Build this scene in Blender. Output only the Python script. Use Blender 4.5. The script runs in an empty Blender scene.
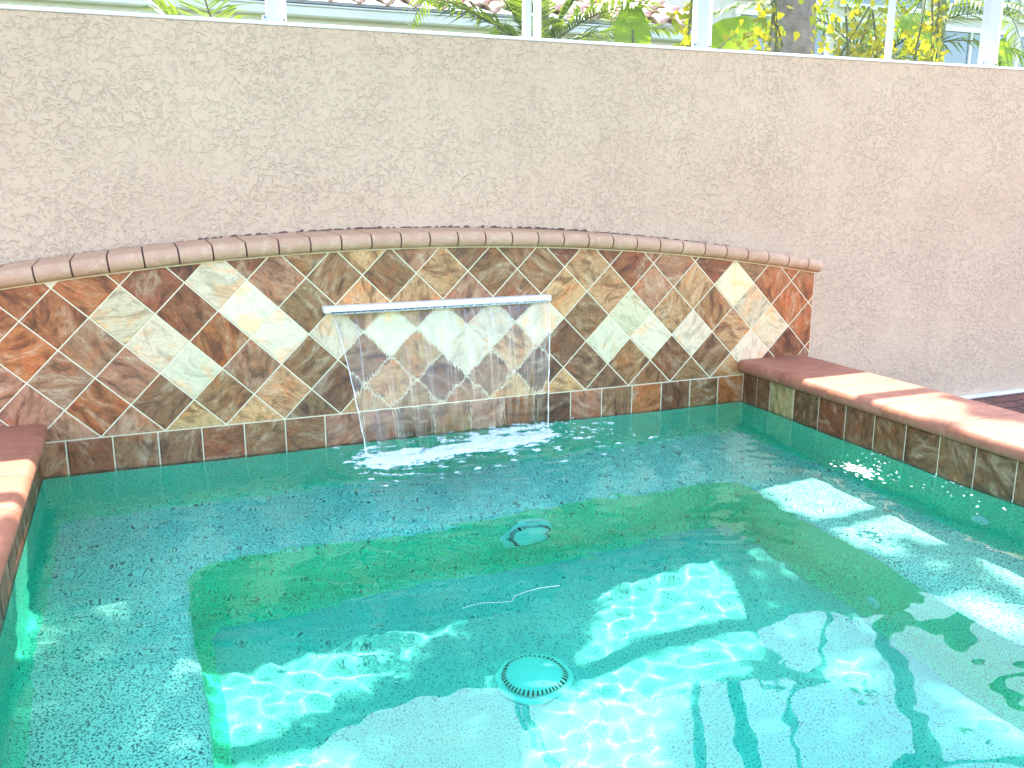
import bpy, math, random
import numpy as np
from mathutils import Vector, Matrix
from mathutils import noise as mnoise

random.seed(7)
rng = np.random.default_rng(11)
S = bpy.context.scene
COL = S.collection
R = math.radians

# ------------------------------------------------------------------ helpers
def tag(o, label=None, cat=None, group=None, kind=None):
    if label: o['label'] = label
    if cat: o['category'] = cat
    if group: o['group'] = group
    if kind: o['kind'] = kind
    return o

def empty(name, loc=(0, 0, 0)):
    o = bpy.data.objects.new(name, None)
    o.location = loc
    COL.objects.link(o)
    return o

def link_mesh(name, verts, faces, mat=None, parent=None, smooth=False):
    me = bpy.data.meshes.new(name)
    me.from_pydata([tuple(v) for v in verts], [], faces)
    if smooth:
        me.polygons.foreach_set('use_smooth', [True] * len(me.polygons))
    if mat: me.materials.append(mat)
    me.update()
    o = bpy.data.objects.new(name, me)
    COL.objects.link(o)
    if parent:
        o.parent = parent
        o.matrix_parent_inverse = Matrix.Translation(-Vector(parent.location))
    return o

class MB:
    """collects shapes, builds ONE mesh object"""
    def __init__(self): self.v = []; self.f = []
    def add(self, vs, fs):
        n = len(self.v)
        self.v += [tuple(v) for v in vs]
        self.f += [tuple(i + n for i in f) for f in fs]
    def box(self, x0, x1, y0, y1, z0, z1, b=0.0):
        if b <= 0:
            vs = [(x, y, z) for z in (z0, z1) for y in (y0, y1) for x in (x0, x1)]
            self.add(vs, [(0, 2, 3, 1), (4, 5, 7, 6), (0, 1, 5, 4), (2, 6, 7, 3), (0, 4, 6, 2), (1, 3, 7, 5)])
            return
        # chamfered box: three shells of 8 points
        vs = []
        for z, zi in ((z0, b), (z1, -b)):
            for y, yi in ((y0, b), (y1, -b)):
                for x, xi in ((x0, b), (x1, -b)):
                    vs += [(x, y + yi, z + zi), (x + xi, y, z + zi), (x + xi, y + yi, z)]
        q = lambda ix, iy, iz, k: ((iz * 2 + iy) * 2 + ix) * 3 + k
        fs = []
        for i in (0, 1):
            a = [q(i, 0, 0, 0), q(i, 1, 0, 0), q(i, 1, 1, 0), q(i, 0, 1, 0)]; fs.append(a if i else a[::-1])
            a = [q(0, i, 0, 1), q(0, i, 1, 1), q(1, i, 1, 1), q(1, i, 0, 1)]; fs.append(a if i else a[::-1])
            a = [q(0, 0, i, 2), q(1, 0, i, 2), q(1, 1, i, 2), q(0, 1, i, 2)]; fs.append(a if i else a[::-1])
        for i in (0, 1):
            for j in (0, 1):
                fs.append([q(0, i, j, 1), q(0, i, j, 2), q(1, i, j, 2), q(1, i, j, 1)])
                fs.append([q(i, 0, j, 0), q(i, 0, j, 2), q(i, 1, j, 2), q(i, 1, j, 0)])
                fs.append([q(i, j, 0, 0), q(i, j, 0, 1), q(i, j, 1, 1), q(i, j, 1, 0)])
                for k in (0, 1):
                    pass
        for ix in (0, 1):
            for iy in (0, 1):
                for iz in (0, 1):
                    fs.append([q(ix, iy, iz, 0), q(ix, iy, iz, 1), q(ix, iy, iz, 2)])
        self.add(vs, fs)
    def tube(self, pts, rad, n=8, cap=True):
        pts = [Vector(p) for p in pts]
        m = len(pts)
        rads = rad if isinstance(rad, (list, tuple)) else [rad] * m
        vs = []
        up = Vector((0, 0, 1))
        for i, p in enumerate(pts):
            t = (pts[min(i + 1, m - 1)] - pts[max(i - 1, 0)]).normalized()
            a = t.cross(up)
            if a.length < .05: a = t.cross(Vector((1, 0, 0)))
            a.normalize(); b = t.cross(a).normalized()
            for k in range(n):
                an = 2 * math.pi * k / n
                vs.append(p + (a * math.cos(an) + b * math.sin(an)) * rads[i])
        fs = []
        for i in range(m - 1):
            for k in range(n):
                fs.append((i * n + k, i * n + (k + 1) % n, (i + 1) * n + (k + 1) % n, (i + 1) * n + k))
        if cap:
            fs.append(tuple(range(n - 1, -1, -1))); fs.append(tuple((m - 1) * n + k for k in range(n)))
        self.add(vs, fs)
    def sweep(self, prof, frames, cap=True):
        """prof: closed list of (a,b); frames: list of (origin, A, B, scale, ca, cb)"""
        n = len(prof); vs = []
        for (o, A, B, s, c) in frames:
            for (a, b) in prof:
                vs.append(Vector(o) + Vector(A) * (c[0] + (a - c[0]) * s) + Vector(B) * (c[1] + (b - c[1]) * s))
        fs = []
        for i in range(len(frames) - 1):
            for k in range(n):
                fs.append((i * n + k, i * n + (k + 1) % n, (i + 1) * n + (k + 1) % n, (i + 1) * n + k))
        if cap:
            fs.append(tuple(range(n - 1, -1, -1))); fs.append(tuple((len(frames) - 1) * n + k for k in range(n)))
        self.add(vs, fs)
    def prism_y(self, poly, y0, y1):
        n = len(poly)
        vs = [(x, y0, z) for x, z in poly] + [(x, y1, z) for x, z in poly]
        fs = [tuple(range(n)), tuple(range(2 * n - 1, n - 1, -1))]
        for k in range(n):
            fs.append((k, n + k, n + (k + 1) % n, (k + 1) % n))
        self.add(vs, fs)
    def build(self, name, mat=None, parent=None, smooth=False):
        o = link_mesh(name, self.v, self.f, mat, parent, smooth)
        import bmesh
        bm = bmesh.new(); bm.from_mesh(o.data)
        bmesh.ops.recalc_face_normals(bm, faces=bm.faces)
        bm.to_mesh(o.data); bm.free()
        return o

def autosmooth(o, deg=35):
    o.data.polygons.foreach_set('use_smooth', [True] * len(o.data.polygons))
    import bmesh
    bm = bmesh.new(); bm.from_mesh(o.data)
    for e in bm.edges:
        e.smooth = not (len(e.link_faces) == 2 and e.calc_face_angle(0) > R(deg))
    bm.to_mesh(o.data); bm.free()
    return o

# ------------------------------------------------------------------ materials
class NT:
    def __init__(self, name):
        self.m = bpy.data.materials.new(name); self.m.use_nodes = True
        self.t = self.m.node_tree; self.t.nodes.clear()
        self.out = self.n('ShaderNodeOutputMaterial')
    def n(self, typ, **kw):
        nd = self.t.nodes.new(typ)
        for k, v in kw.items():
            if k.startswith('i_'): 
                key = k[2:].replace('_', ' ')
                nd.inputs[key].default_value = v
            else: setattr(nd, k, v)
        return nd
    def l(self, a, b): self.t.links.new(a, b)
    def coord(self, which='Object', scale=(1, 1, 1), rot=(0, 0, 0)):
        tc = self.n('ShaderNodeTexCoord'); mp = self.n('ShaderNodeMapping')
        mp.inputs['Scale'].default_value = scale; mp.inputs['Rotation'].default_value = rot
        self.l(tc.outputs[which], mp.inputs['Vector']); return mp.outputs['Vector']
    def noise(self, vec, scale, detail=4, rough=.55, dist=0.0, out='Fac'):
        nd = self.n('ShaderNodeTexNoise')
        nd.inputs['Scale'].default_value = scale; nd.inputs['Detail'].default_value = detail
        nd.inputs['Roughness'].default_value = rough; nd.inputs['Distortion'].default_value = dist
        if vec is not None: self.l(vec, nd.inputs['Vector'])
        return nd.outputs[out]
    def ramp(self, fac, stops, interp='LINEAR'):
        nd = self.n('ShaderNodeValToRGB'); cr = nd.color_ramp; cr.interpolation = interp
        while len(cr.elements) < len(stops): cr.elements.new(.5)
        for e, (p, c) in zip(cr.elements, stops):
            e.position = p; e.color = (c, c, c, 1) if not hasattr(c, '__len__') else (*c[:3], 1)
        self.l(fac, nd.inputs['Fac']); return nd.outputs['Color']
    def mix(self, fac, a, b, mode='MIX'):
        nd = self.n('ShaderNodeMix', data_type='RGBA', blend_type=mode)
        for v, s in ((fac, nd.inputs[0]), (a, nd.inputs[6]), (b, nd.inputs[7])):
            if hasattr(v, 'is_output'): self.l(v, s)
            elif hasattr(v, '__len__'): s.default_value = (*v[:3], 1)
            else: s.default_value = v
        return nd.outputs[2]
    def math(self, op, a, b=0.0, c=None):
        nd = self.n('ShaderNodeMath', operation=op)
        for v, s in ((a, nd.inputs[0]), (b, nd.inputs[1])) + (((c, nd.inputs[2]),) if c is not None else ()):
            if hasattr(v, 'is_output'): self.l(v, s)
            else: s.default_value = v
        return nd.outputs[0]
    def bump(self, h, strength=.5, dist=.01, normal=None):
        nd = self.n('ShaderNodeBump'); nd.inputs['Strength'].default_value = strength
        nd.inputs['Distance'].default_value = dist
        self.l(h, nd.inputs['Height'])
        if normal is not None: self.l(normal, nd.inputs['Normal'])
        return nd.outputs['Normal']
    def pbr(self, col, rough=.6, normal=None, spec=.5, metallic=0.0, **kw):
        nd = self.n('ShaderNodeBsdfPrincipled')
        for v, k in ((col, 'Base Color'), (rough, 'Roughness'), (spec, 'Specular IOR Level'), (metallic, 'Metallic')):
            s = nd.inputs[k]
            if hasattr(v, 'is_output'): self.l(v, s)
            elif hasattr(v, '__len__'): s.default_value = (*v[:3], 1)
            else: s.default_value = v
        for k, v in kw.items(): nd.inputs[k.replace('_', ' ')].default_value = v
        if normal is not None: self.l(normal, nd.inputs['Normal'])
        self.l(nd.outputs[0], self.out.inputs['Surface'])
        return nd

def simple(name, col, rough=.5, var=.15, scale=8, bump=0.0, metallic=0.0, spec=.5):
    t = NT(name); v = t.coord()
    f = t.noise(v, scale, 5)
    c = t.mix(t.ramp(f, [(.3, 0), (.7, 1)]), tuple(x * (1 - var) for x in col), tuple(min(1, x * (1 + var)) for x in col))
    nrm = t.bump(t.noise(v, scale * 6, 4), bump, .01) if bump else None
    t.pbr(c, rough, nrm, spec, metallic); return t.m

def srgb(r, g, b):
    f = lambda c: (c / 255 / 12.92) if c <= 10 else ((c / 255 + .055) / 1.055) ** 2.4
    return (f(r), f(g), f(b))

STUC0, STUC1 = srgb(206, 172, 144), srgb(217, 185, 154)

def stucco_mat():
    t = NT('stucco'); v = t.coord()
    # knockdown lace: thin meandering ridges and pits
    w = t.n('ShaderNodeVectorMath', operation='MULTIPLY_ADD')
    nz = t.noise(v, 16, 2, out='Color')
    t.l(nz, w.inputs[0]); w.inputs[1].default_value = (.05, .05, .05); t.l(v, w.inputs[2])
    n1 = t.noise(w.outputs[0], 58, 2.5, .55, .8)
    plate = t.ramp(n1, [(.36, 0.0), (.47, .75), (.50, .9), (.72, 1.0)])
    n2 = t.noise(w.outputs[0], 75, 3, .6, .5)
    grain = t.noise(v, 260, 3, .7)
    h = t.math('ADD', plate, t.math('ADD', t.math('MULTIPLY', n2, .45), t.math('MULTIPLY', grain, .12)))
    h = t.math('MULTIPLY', h, t.ramp(t.noise(v, 3.2, 3, .6), [(.36, .45), (.62, 1.0)]))
    big = t.noise(v, 1.1, 5, .6)
    streak = t.noise(t.coord(scale=(5, 5, .5)), 1.4, 4, .6)
    c = t.mix(t.ramp(big, [(.3, 0), (.7, 1)]), STUC0, STUC1)
    c = t.mix(t.ramp(streak, [(.52, 0), (.75, .10)]), c, srgb(150, 128, 112))
    c = t.mix(t.ramp(n1, [(.34, .08), (.42, 0)]), c, srgb(160, 134, 116))
    t.pbr(c, .88, t.bump(h, .8, .006), .3); return t.m

def tile_mat():
    t = NT('slate_tile')
    a = t.n('ShaderNodeAttribute', attribute_name='tile_colour'); uv = t.n('ShaderNodeAttribute', attribute_name='tile_uv')
    mp = t.n('ShaderNodeMapping'); t.l(uv.outputs['Vector'], mp.inputs['Vector']); mp.inputs['Scale'].default_value = (1, 2.2, 1)
    v = mp.outputs['Vector']; base = a.outputs['Color']
    n1 = t.noise(v, 7.5, 8, .62, 1.1)
    n2 = t.noise(v, 4.5, 6, .6, 2.4)
    n3 = t.noise(uv.outputs['Vector'], 60, 5, .7)
    lum = t.n('ShaderNodeRGBToBW'); t.l(base, lum.inputs[0])
    keep = t.math('SUBTRACT', 1.0, t.math('MULTIPLY', t.ramp(lum.outputs[0], [(.38, 0), (.7, 1)]), .72))
    dark = t.mix(1.0, base, (.26, .19, .13), 'MULTIPLY')
    lite = t.mix(.42, base, (.84, .64, .40))
    warm = t.mix(.75, base, t.mix(1.0, base, (1.25, .72, .42), 'MULTIPLY'))
    n0 = t.noise(uv.outputs['Vector'], 11, 3, .5, .6)
    c = t.mix(t.ramp(n0, [(.52, 0), (.66, .8)]), base, warm)
    c = t.mix(t.ramp(n1, [(.53, 0), (.68, .9)]), c, lite)
    c = t.mix(t.math('MULTIPLY', t.ramp(n1, [(.35, .85), (.49, 0)]), keep), c, dark)
    c = t.mix(t.math('MULTIPLY', t.ramp(n2, [(.53, 0), (.68, .8)]), keep), c, dark)
    vein = t.math('ABSOLUTE', t.math('SUBTRACT', n2, .47))
    c = t.mix(t.math('MULTIPLY', t.ramp(vein, [(0, .8), (.014, 0)]), keep), c, dark)
    c = t.mix(t.math('MULTIPLY', t.ramp(n3, [(.3, .35), (.55, 0)]), keep), c, dark)
    h = t.math('ADD', t.math('MULTIPLY', n1, .6), t.math('MULTIPLY', n3, .25))
    t.pbr(c, t.ramp(n1, [(.3, .5), (.7, .3)]), t.bump(h, .5, .006), .5); return t.m

def plaster_mat(name, base, speck, amount):
    t = NT(name); v = t.coord()
    n = t.noise(v, 165, 2.0, .6)
    b = t.noise(v, 330, 2, .6)
    big = t.noise(v, 2.2, 4, .6)
    c = t.mix(t.ramp(big, [(.3, 0), (.7, 1)]), tuple(x * .86 for x in base), base)
    c = t.mix(t.ramp(n, [(amount - .05, 1), (amount + .03, 0)]), c, speck)
    c = t.mix(t.ramp(b, [(.36, .5), (.46, 0)]), c, speck)
    t.pbr(c, .8, None, .3); return t.m

def terracotta_mat(name, c0, c1, c2):
    t = NT(name); v = t.coord()
    n = t.noise(v, 5, 6, .6, .8); g = t.noise(v, 180, 4, .65); w = t.noise(v, 22, 5, .6)
    c = t.mix(t.ramp(n, [(.3, 0), (.7, 1)]), c0, c1)
    c = t.mix(t.ramp(w, [(.5, 0), (.72, .7)]), c, c2)
    c = t.mix(t.ramp(g, [(.3, .35), (.5, 0)]), c, tuple(x * .45 for x in c0))
    h = t.math('ADD', t.math('MULTIPLY', w, .5), t.math('MULTIPLY', g, .4))
    t.pbr(c, .62, t.bump(h, .35, .006), .4); return t.m

def paver_mat():
    t = NT('brick_paver'); v = t.coord(rot=(0, 0, R(0)))
    b = t.n('ShaderNodeTexBrick'); t.l(v, b.inputs['Vector'])
    b.inputs['Scale'].default_value = 1.0; b.inputs['Mortar Size'].default_value = .006; b.inputs['Brick Width'].default_value = .2
    b.inputs['Row Height'].default_value = .1; b.inputs['Color1'].default_value = (*srgb(150, 98, 84), 1)
    b.inputs['Color2'].default_value = (*srgb(122, 82, 72), 1); b.inputs['Mortar'].default_value = (*srgb(52, 42, 38), 1)
    n = t.noise(v, 40, 5)
    c = t.mix(t.ramp(n, [(.3, .5), (.6, 0)]), b.outputs['Color'], srgb(66, 46, 42))
    t.pbr(c, .8, t.bump(t.math('ADD', t.math('MULTIPLY', b.outputs['Fac'], -1.0), t.math('MULTIPLY', n, .3)), .6, .008), .3); return t.m

def leaf_mat(name, c0, c1, trans=.5, rough=.45):
    t = NT(name); v = t.coord()
    a = t.n('ShaderNodeAttribute', attribute_name='leaf_tint')
    n = t.noise(v, 7, 3)
    f = t.math('ADD', t.math('MULTIPLY', a.outputs['Fac'], .8), t.math('MULTIPLY', n, .3))
    c = t.mix(f, c0, c1)
    p = t.pbr(c, rough, None, .4)
    tr = t.n('ShaderNodeBsdfTranslucent'); t.l(t.mix(1.0, c, (1.25, 1.2, .5), 'MULTIPLY'), tr.inputs['Color'])
    mx = t.n('ShaderNodeMixShader'); mx.inputs[0].default_value = trans
    t.l(p.outputs[0], mx.inputs[1]); t.l(tr.outputs[0], mx.inputs[2]); t.l(mx.outputs[0], t.out.inputs['Surface'])
    return t.m

def water_mat():
    t = NT('spa_water')
    g = t.n('ShaderNodeBsdfGlass'); g.inputs['IOR'].default_value = 1.33; g.inputs['Roughness'].default_value = 0.0
    t.l(g.outputs[0], t.out.inputs['Surface'])
    return t.m

def tint_mat():
    t = NT('water_tint')
    a = t.n('ShaderNodeVolumeAbsorption'); a.inputs['Color'].default_value = (*WATER_COL, 1); a.inputs['Density'].default_value = WATER_DEN
    t.l(a.outputs[0], t.out.inputs['Volume'])
    return t.m

def sheet_mat():
    t = NT('falling_water')
    v = t.coord(scale=(60, 1, 2.2)); s = t.noise(v, 1.0, 4, .6, .4)
    v2 = t.coord(scale=(22, 1, 1.2)); s2 = t.noise(v2, 1.0, 3, .6, .6)
    tr = t.n('ShaderNodeBsdfRefraction'); tr.inputs['Color'].default_value = (.97, .99, .98, 1); tr.inputs['IOR'].default_value = 1.14; tr.inputs['Roughness'].default_value = 0.0
    gl = t.n('ShaderNodeBsdfGlossy'); gl.inputs['Roughness'].default_value = .06
    nrm = t.bump(t.math('ADD', s, s2), .5, .012); t.l(nrm, gl.inputs['Normal']); t.l(nrm, tr.inputs['Normal'])
    fr = t.n('ShaderNodeFresnel'); fr.inputs['IOR'].default_value = 1.45; t.l(nrm, fr.inputs['Normal'])
    m1 = t.n('ShaderNodeMixShader'); t.l(t.math('MINIMUM', fr.outputs[0], .16), m1.inputs[0]); t.l(tr.outputs[0], m1.inputs[1]); t.l(gl.outputs[0], m1.inputs[2])
    df = t.n('ShaderNodeBsdfTranslucent'); df.inputs['Color'].default_value = (.9, .95, .95, 1)
    d2 = t.n('ShaderNodeBsdfDiffuse'); d2.inputs['Color'].default_value = (.9, .95, .95, 1)
    ma = t.n('ShaderNodeMixShader'); t.l(df.outputs[0], ma.inputs[1]); t.l(d2.outputs[0], ma.inputs[2])
    m2 = t.n('ShaderNodeMixShader')
    t.l(t.ramp(t.math('MULTIPLY', t.math('ADD', s, s2), .5), [(.52, .0), (.72, .07)]), m2.inputs[0])
    t.l(m1.outputs[0], m2.inputs[1]); t.l(ma.outputs[0], m2.inputs[2]); t.l(m2.outputs[0], t.out.inputs['Surface'])
    return t.m

def foam_mat():
    t = NT('foam'); v = t.coord()
    a = t.n('ShaderNodeAttribute', attribute_name='froth')
    n = t.noise(v, 420, 2, .5)
    p = t.n('ShaderNodeBsdfDiffuse'); p.inputs['Color'].default_value = (.90, .93, .92, 1)
    t.l(t.bump(n, .6, .004), p.inputs['Normal'])
    tr = t.n('ShaderNodeBsdfTransparent'); m = t.n('ShaderNodeMixShader')
    t.l(t.ramp(t.math('ADD', a.outputs['Fac'], t.math('MULTIPLY', t.math('SUBTRACT', n, .5), .7)), [(.06, 0), (.5, .95)]), m.inputs[0])
    t.l(tr.outputs[0], m.inputs[1]); t.l(p.outputs[0], m.inputs[2]); t.l(m.outputs[0], t.out.inputs['Surface']); return t.m

def glass_mat(name, col, rough=.05):
    return simple(name, col, rough, .25, 1.2, 0, 0, 1.0)

def screen_mat():
    t = NT('insect_screen')
    tr = t.n('ShaderNodeBsdfTransparent'); df = t.n('ShaderNodeBsdfDiffuse'); df.inputs['Color'].default_value = (.55, .58, .58, 1)
    m = t.n('ShaderNodeMixShader'); m.inputs[0].default_value = .035
    t.l(tr.outputs[0], m.inputs[1]); t.l(df.outputs[0], m.inputs[2]); t.l(m.outputs[0], t.out.inputs['Surface']); return t.m

WATER_COL = (.01, .98, .875); WATER_DEN = 1.5
M = dict(
    stucco=stucco_mat(), tile=tile_mat(),
    grout=simple('grout', srgb(234, 214, 176), .8, .08, 40, .1),
    mortar=simple('mortar', srgb(104, 78, 66), .9, .2, 60, .2),
    brick=terracotta_mat('coping_brick', srgb(192, 142, 110), srgb(210, 162, 128), srgb(220, 180, 146)),
    ledge=terracotta_mat('coping_slab', srgb(156, 94, 70), srgb(178, 112, 84), srgb(192, 130, 100)),
    bench=plaster_mat('plaster_bench', (.95, 1.0, .91), (.05, .13, .13), .446),
    riser=plaster_mat('plaster_riser', (.18, .94, .62), (.04, .26, .17), .43),  # green light bouncing between the basin walls is put into this plaster colour
    floorp=plaster_mat('plaster_floor', (.78, .77, .75), (.07, .17, .19), .415),
    paver=paver_mat(),
    white=simple('white_paint', (.72, .69, .62), .35, .05, 3),
    frame=simple('white_aluminium', (.50, .49, .49), .35, .08, 3),
    capw=simple('white_flashing', (.82, .82, .80), .4, .08, 9),
    water=water_mat(), tint=tint_mat(), sheet=sheet_mat(), screen=screen_mat(),
    foam=foam_mat(),
    grass=simple('lawn', srgb(84, 108, 50), .9, .35, 3, .5),
    deck=paver_mat(),
    housewall=simple('house_wall', srgb(196, 190, 172), .8, .06, 2),
    roof=terracotta_mat('roof_tile', srgb(178, 128, 112), srgb(206, 160, 142), srgb(222, 186, 170)),
    gutter=simple('gutter', (.60, .61, .60), .4, .05, 2),
    shade=simple('soffit_grey', (.30, .31, .32), .6, .1, 2),
    win=glass_mat('window_glass', (.10, .16, .20)),
    bark=simple('bark', srgb(136, 126, 114), .95, .35, 14, .9),
    stem=simple('stem', srgb(92, 96, 58), .8, .25, 20, .3),
    crown=leaf_mat('oak_leaf', srgb(84, 112, 48), srgb(136, 160, 72), .5),
    palm=leaf_mat('palm_leaf', srgb(52, 76, 34), srgb(120, 142, 62), .45),
    banana=leaf_mat('banana_leaf', srgb(92, 134, 40), srgb(158, 180, 48), .6, .35),
    vine=leaf_mat('vine_leaf', srgb(84, 112, 26), srgb(182, 168, 30), .6),
    plastic=simple('white_plastic', (.95, .94, .92), .35, .04, 5),
    dark=simple('dark_slot', (.02, .03, .03), .6, .1, 5),
    screw=simple('screw_head', (.06, .06, .06), .4, .1, 5),
)

# ------------------------------------------------------------------ dimensions (metres, water level z = 0)
D = 3.4835            # tiled face of the waterfall wall
YS = 3.78             # face of the stucco wall
XL, XR = -.38, 2.62   # inside of the spa
YF = .45              # front of the spa
ZB, ZF = -.45, -.86   # bench and floor
BX0, BX1, BY0, BY1 = .067, 2.17, .92, 2.93   # foot well
ZD = -.22             # deck level
TX, TY = .24, .52     # sun direction (per metre of height)
arch = lambda x: .775 - .0448 * (x - 1.03) ** 2
WXL, WXR = -.76, 3.012

# ------------------------------------------------------------------ tiles
PAL = dict(
    L=srgb(238, 210, 168), W=srgb(238, 204, 158), M=srgb(206, 160, 112), B=srgb(160, 115, 76), D=srgb(126, 86, 56),
    R=srgb(148, 88, 54), O=srgb(180, 108, 62), P=srgb(180, 128, 98), K=srgb(200, 156, 108), G=srgb(148, 106, 72), T=srgb(200, 180, 130))
ROWS = {
    7: {-7: 'O', -5: 'O', -3: 'O', -1: 'R', 1: 'R', 3: 'B', 5: 'M', 7: 'P', 9: 'G', 11: 'B', 13: 'R', 15: 'R', 17: 'P', 19: 'R', 21: 'R'},
    6: {-8: 'O', -6: 'O', -4: 'O', -2: 'R', 0: 'L', 2: 'P', 4: 'B', 6: 'B', 8: 'M', 10: 'B', 12: 'B', 14: 'M', 16: 'R', 18: 'P', 20: 'R', 22: 'B', 24: 'O'},
    5: {-9: 'P', -7: 'O', -5: 'O', -3: 'W', -1: 'R', 1: 'L', 3: 'B', 5: 'M', 7: 'M', 9: 'P', 11: 'B', 13: 'M', 15: 'M', 17: 'P', 19: 'K', 21: 'W', 23: 'O', 25: 'O'},
    4: {-8: 'P', -6: 'O', -4: 'P', -2: 'L', 0: 'O', 2: 'L', 4: 'L', 6: 'L', 8: 'L', 10: 'L', 12: 'L', 14: 'B', 16: 'L', 18: 'K', 20: 'B', 22: 'W', 24: 'O'},
    3: {-9: 'O', -7: 'P', -5: 'P', -3: 'P', -1: 'L', 1: 'P', 3: 'B', 5: 'B', 7: 'M', 9: 'L', 11: 'K', 13: 'D', 15: 'L', 17: 'L', 19: 'L', 21: 'K', 23: 'W', 25: 'O'},
    2: {-8: 'P', -6: 'P', -4: 'O', -2: 'G', 0: 'B', 2: 'M', 4: 'D', 6: 'K', 8: 'D', 10: 'B', 12: 'D', 14: 'G', 16: 'B', 18: 'D', 20: 'G', 22: 'L', 24: 'R'},
    1: {-7: 'P', -5: 'P', -3: 'P', -1: 'M', 1: 'M', 3: 'G', 5: 'M', 7: 'B', 9: 'B', 11: 'M', 13: 'M', 15: 'G', 17: 'G', 19: 'B', 21: 'M', 23: 'R', 25: 'R'},
}

class Tiles:
    def __init__(self): self.mb = MB(); self.col = []; self.uv = []
    def add(self, poly3, nrm, col, depth=.004, b=.0022, rnd=None):
        """poly3: corner points on the face plane, nrm: outward; chamfered tile"""
        n = len(poly3); nrm = Vector(nrm); P = [Vector(p) for p in poly3]
        c = sum(P, Vector()) / n
        inner = []
        for i in range(n):
            d = c - P[i]; inner.append(P[i] + d * min(.3, b * 1.8 / max(d.length, 1e-6)))
        vs = inner + [p - nrm * b for p in P] + [p - nrm * depth for p in P]
        fs = [tuple(range(n))]
        for k in range(n):
            j = (k + 1) % n
            fs.append((k, n + k, n + j, j)); fs.append((n + k, 2 * n + k, 2 * n + j, n + j))
        a = rng.uniform(0, 6.28) if rnd is None else rnd; off = rng.uniform(-40, 40, 3)
        T = Vector((0, 0, 1)).cross(nrm) if abs(nrm.z) < .9 else Vector((1, 0, 0)); Bv = nrm.cross(T)
        jit = rng.uniform(.84, 1.14); cc = [min(.9, x * jit * w * rng.uniform(.95, 1.05)) for x, w in zip(col, (1, 1, 1) if sum(col) > 1.4 else (1.05, .94, .80))]
        for f in fs:
            for i in f:
                d = vs[i] - c; u, w = d.dot(T), d.dot(Bv)
                self.uv += [u * math.cos(a) - w * math.sin(a) + off[0], u * math.sin(a) + w * math.cos(a) + off[1], off[2]]
            self.col += [*cc, 1.0]
        self.mb.add(vs, fs)
    def build(self, name, parent):
        me_o = link_mesh(name, self.mb.v, self.mb.f, M['tile'], parent)
        a = me_o.data.attributes.new('tile_colour', 'FLOAT_COLOR', 'FACE'); a.data.foreach_set('color', self.col)
        u = me_o.data.attributes.new('tile_uv', 'FLOAT_VECTOR', 'CORNER'); u.data.foreach_set('vector', self.uv)
        return me_o

def clip(poly, a, b, c):
    """keep a*x+b*z<=c"""
    out = []
    for i in range(len(poly)):
        p, q = poly[i], poly[(i + 1) % len(poly)]
        fp, fq = a * p[0] + b * p[1] - c, a * q[0] + b * q[1] - c
        if fp <= 0: out.append(p)
        if (fp < 0 < fq) or (fq < 0 < fp):
            t = fp / (fp - fq); out.append((p[0] + t * (q[0] - p[0]), p[1] + t * (q[1] - p[1])))
    return out

# ------------------------------------------------------------------ waterfall wall
ww = empty('waterfall_wall', (1.125, 3.62, ZD))
tag(ww, 'arched tile-faced spa wall with brick coping in front of the stucco wall', 'wall')
N = 48
xs = [WXL + (WXR - WXL) * i / N for i in range(N + 1)]
core = [(WXL, -.9), (WXR, -.9)] + [(x, arch(x)) for x in xs[::-1]]
mb = MB(); mb.prism_y(core, D + .003, YS - .002); mb.build('grout_bed', M['grout'], ww)
T = Tiles(); g = .0026
for k in range(0, 9):
    for s in range(-14, 30):
        if (s - k) % 2: continue
        X = (s + 2.375) * .109; Z = .109 * k + .019; h = .109 - g * 1.414
        poly = [(X - h, Z), (X, Z - h), (X + h, Z), (X, Z + h)]
        poly = clip(poly, -1, 0, -(WXL + .003)); poly = clip(poly, 1, 0, WXR - .003) if poly else poly
        poly = clip(poly, 0, -1, -.1285) if poly else poly
        for x0 in xs[::3]:
            if not poly: break
            sl = -2 * .0448 * (x0 - 1.03); poly = clip(poly, -sl, 1, arch(x0) - sl * x0 - .006)
        if len(poly) < 3: continue
        ar = abs(sum(poly[i][0] * poly[(i + 1) % len(poly)][1] - poly[(i + 1) % len(poly)][0] * poly[i][1] for i in range(len(poly)))) / 2
        if ar < 2.5e-4: continue
        code = ROWS.get(k, {}).get(s, random.choice('ORBP'))
        T.add([(x, D, z) for x, z in poly], (0, -1, 0), PAL[code])
T.build('diamond_tiles', ww)
T = Tiles()
bcode = 'PRGGRBBPPDBPBDPGODBORDG'
x0 = .0138 - 5 * .1545
k = 0
while x0 < WXR:
    a, b = max(x0 + .0025, WXL + .003), min(x0 + .1545 - .0025, WXR - .003)
    if b - a > .02 and a > XL - .3:
        i = int(round((x0 - .0138) / .1545)) + 3
        code = bcode[i] if 0 <= i < len(bcode) else 'D'
        T.add([(a, D, -.031), (b, D, -.031), (b, D, .1235), (a, D, .1235)], (0, -1, 0), tuple(.95 * c for c in PAL[code]))
    x0 += .1545
T.build('waterline_tiles', ww)

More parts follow.
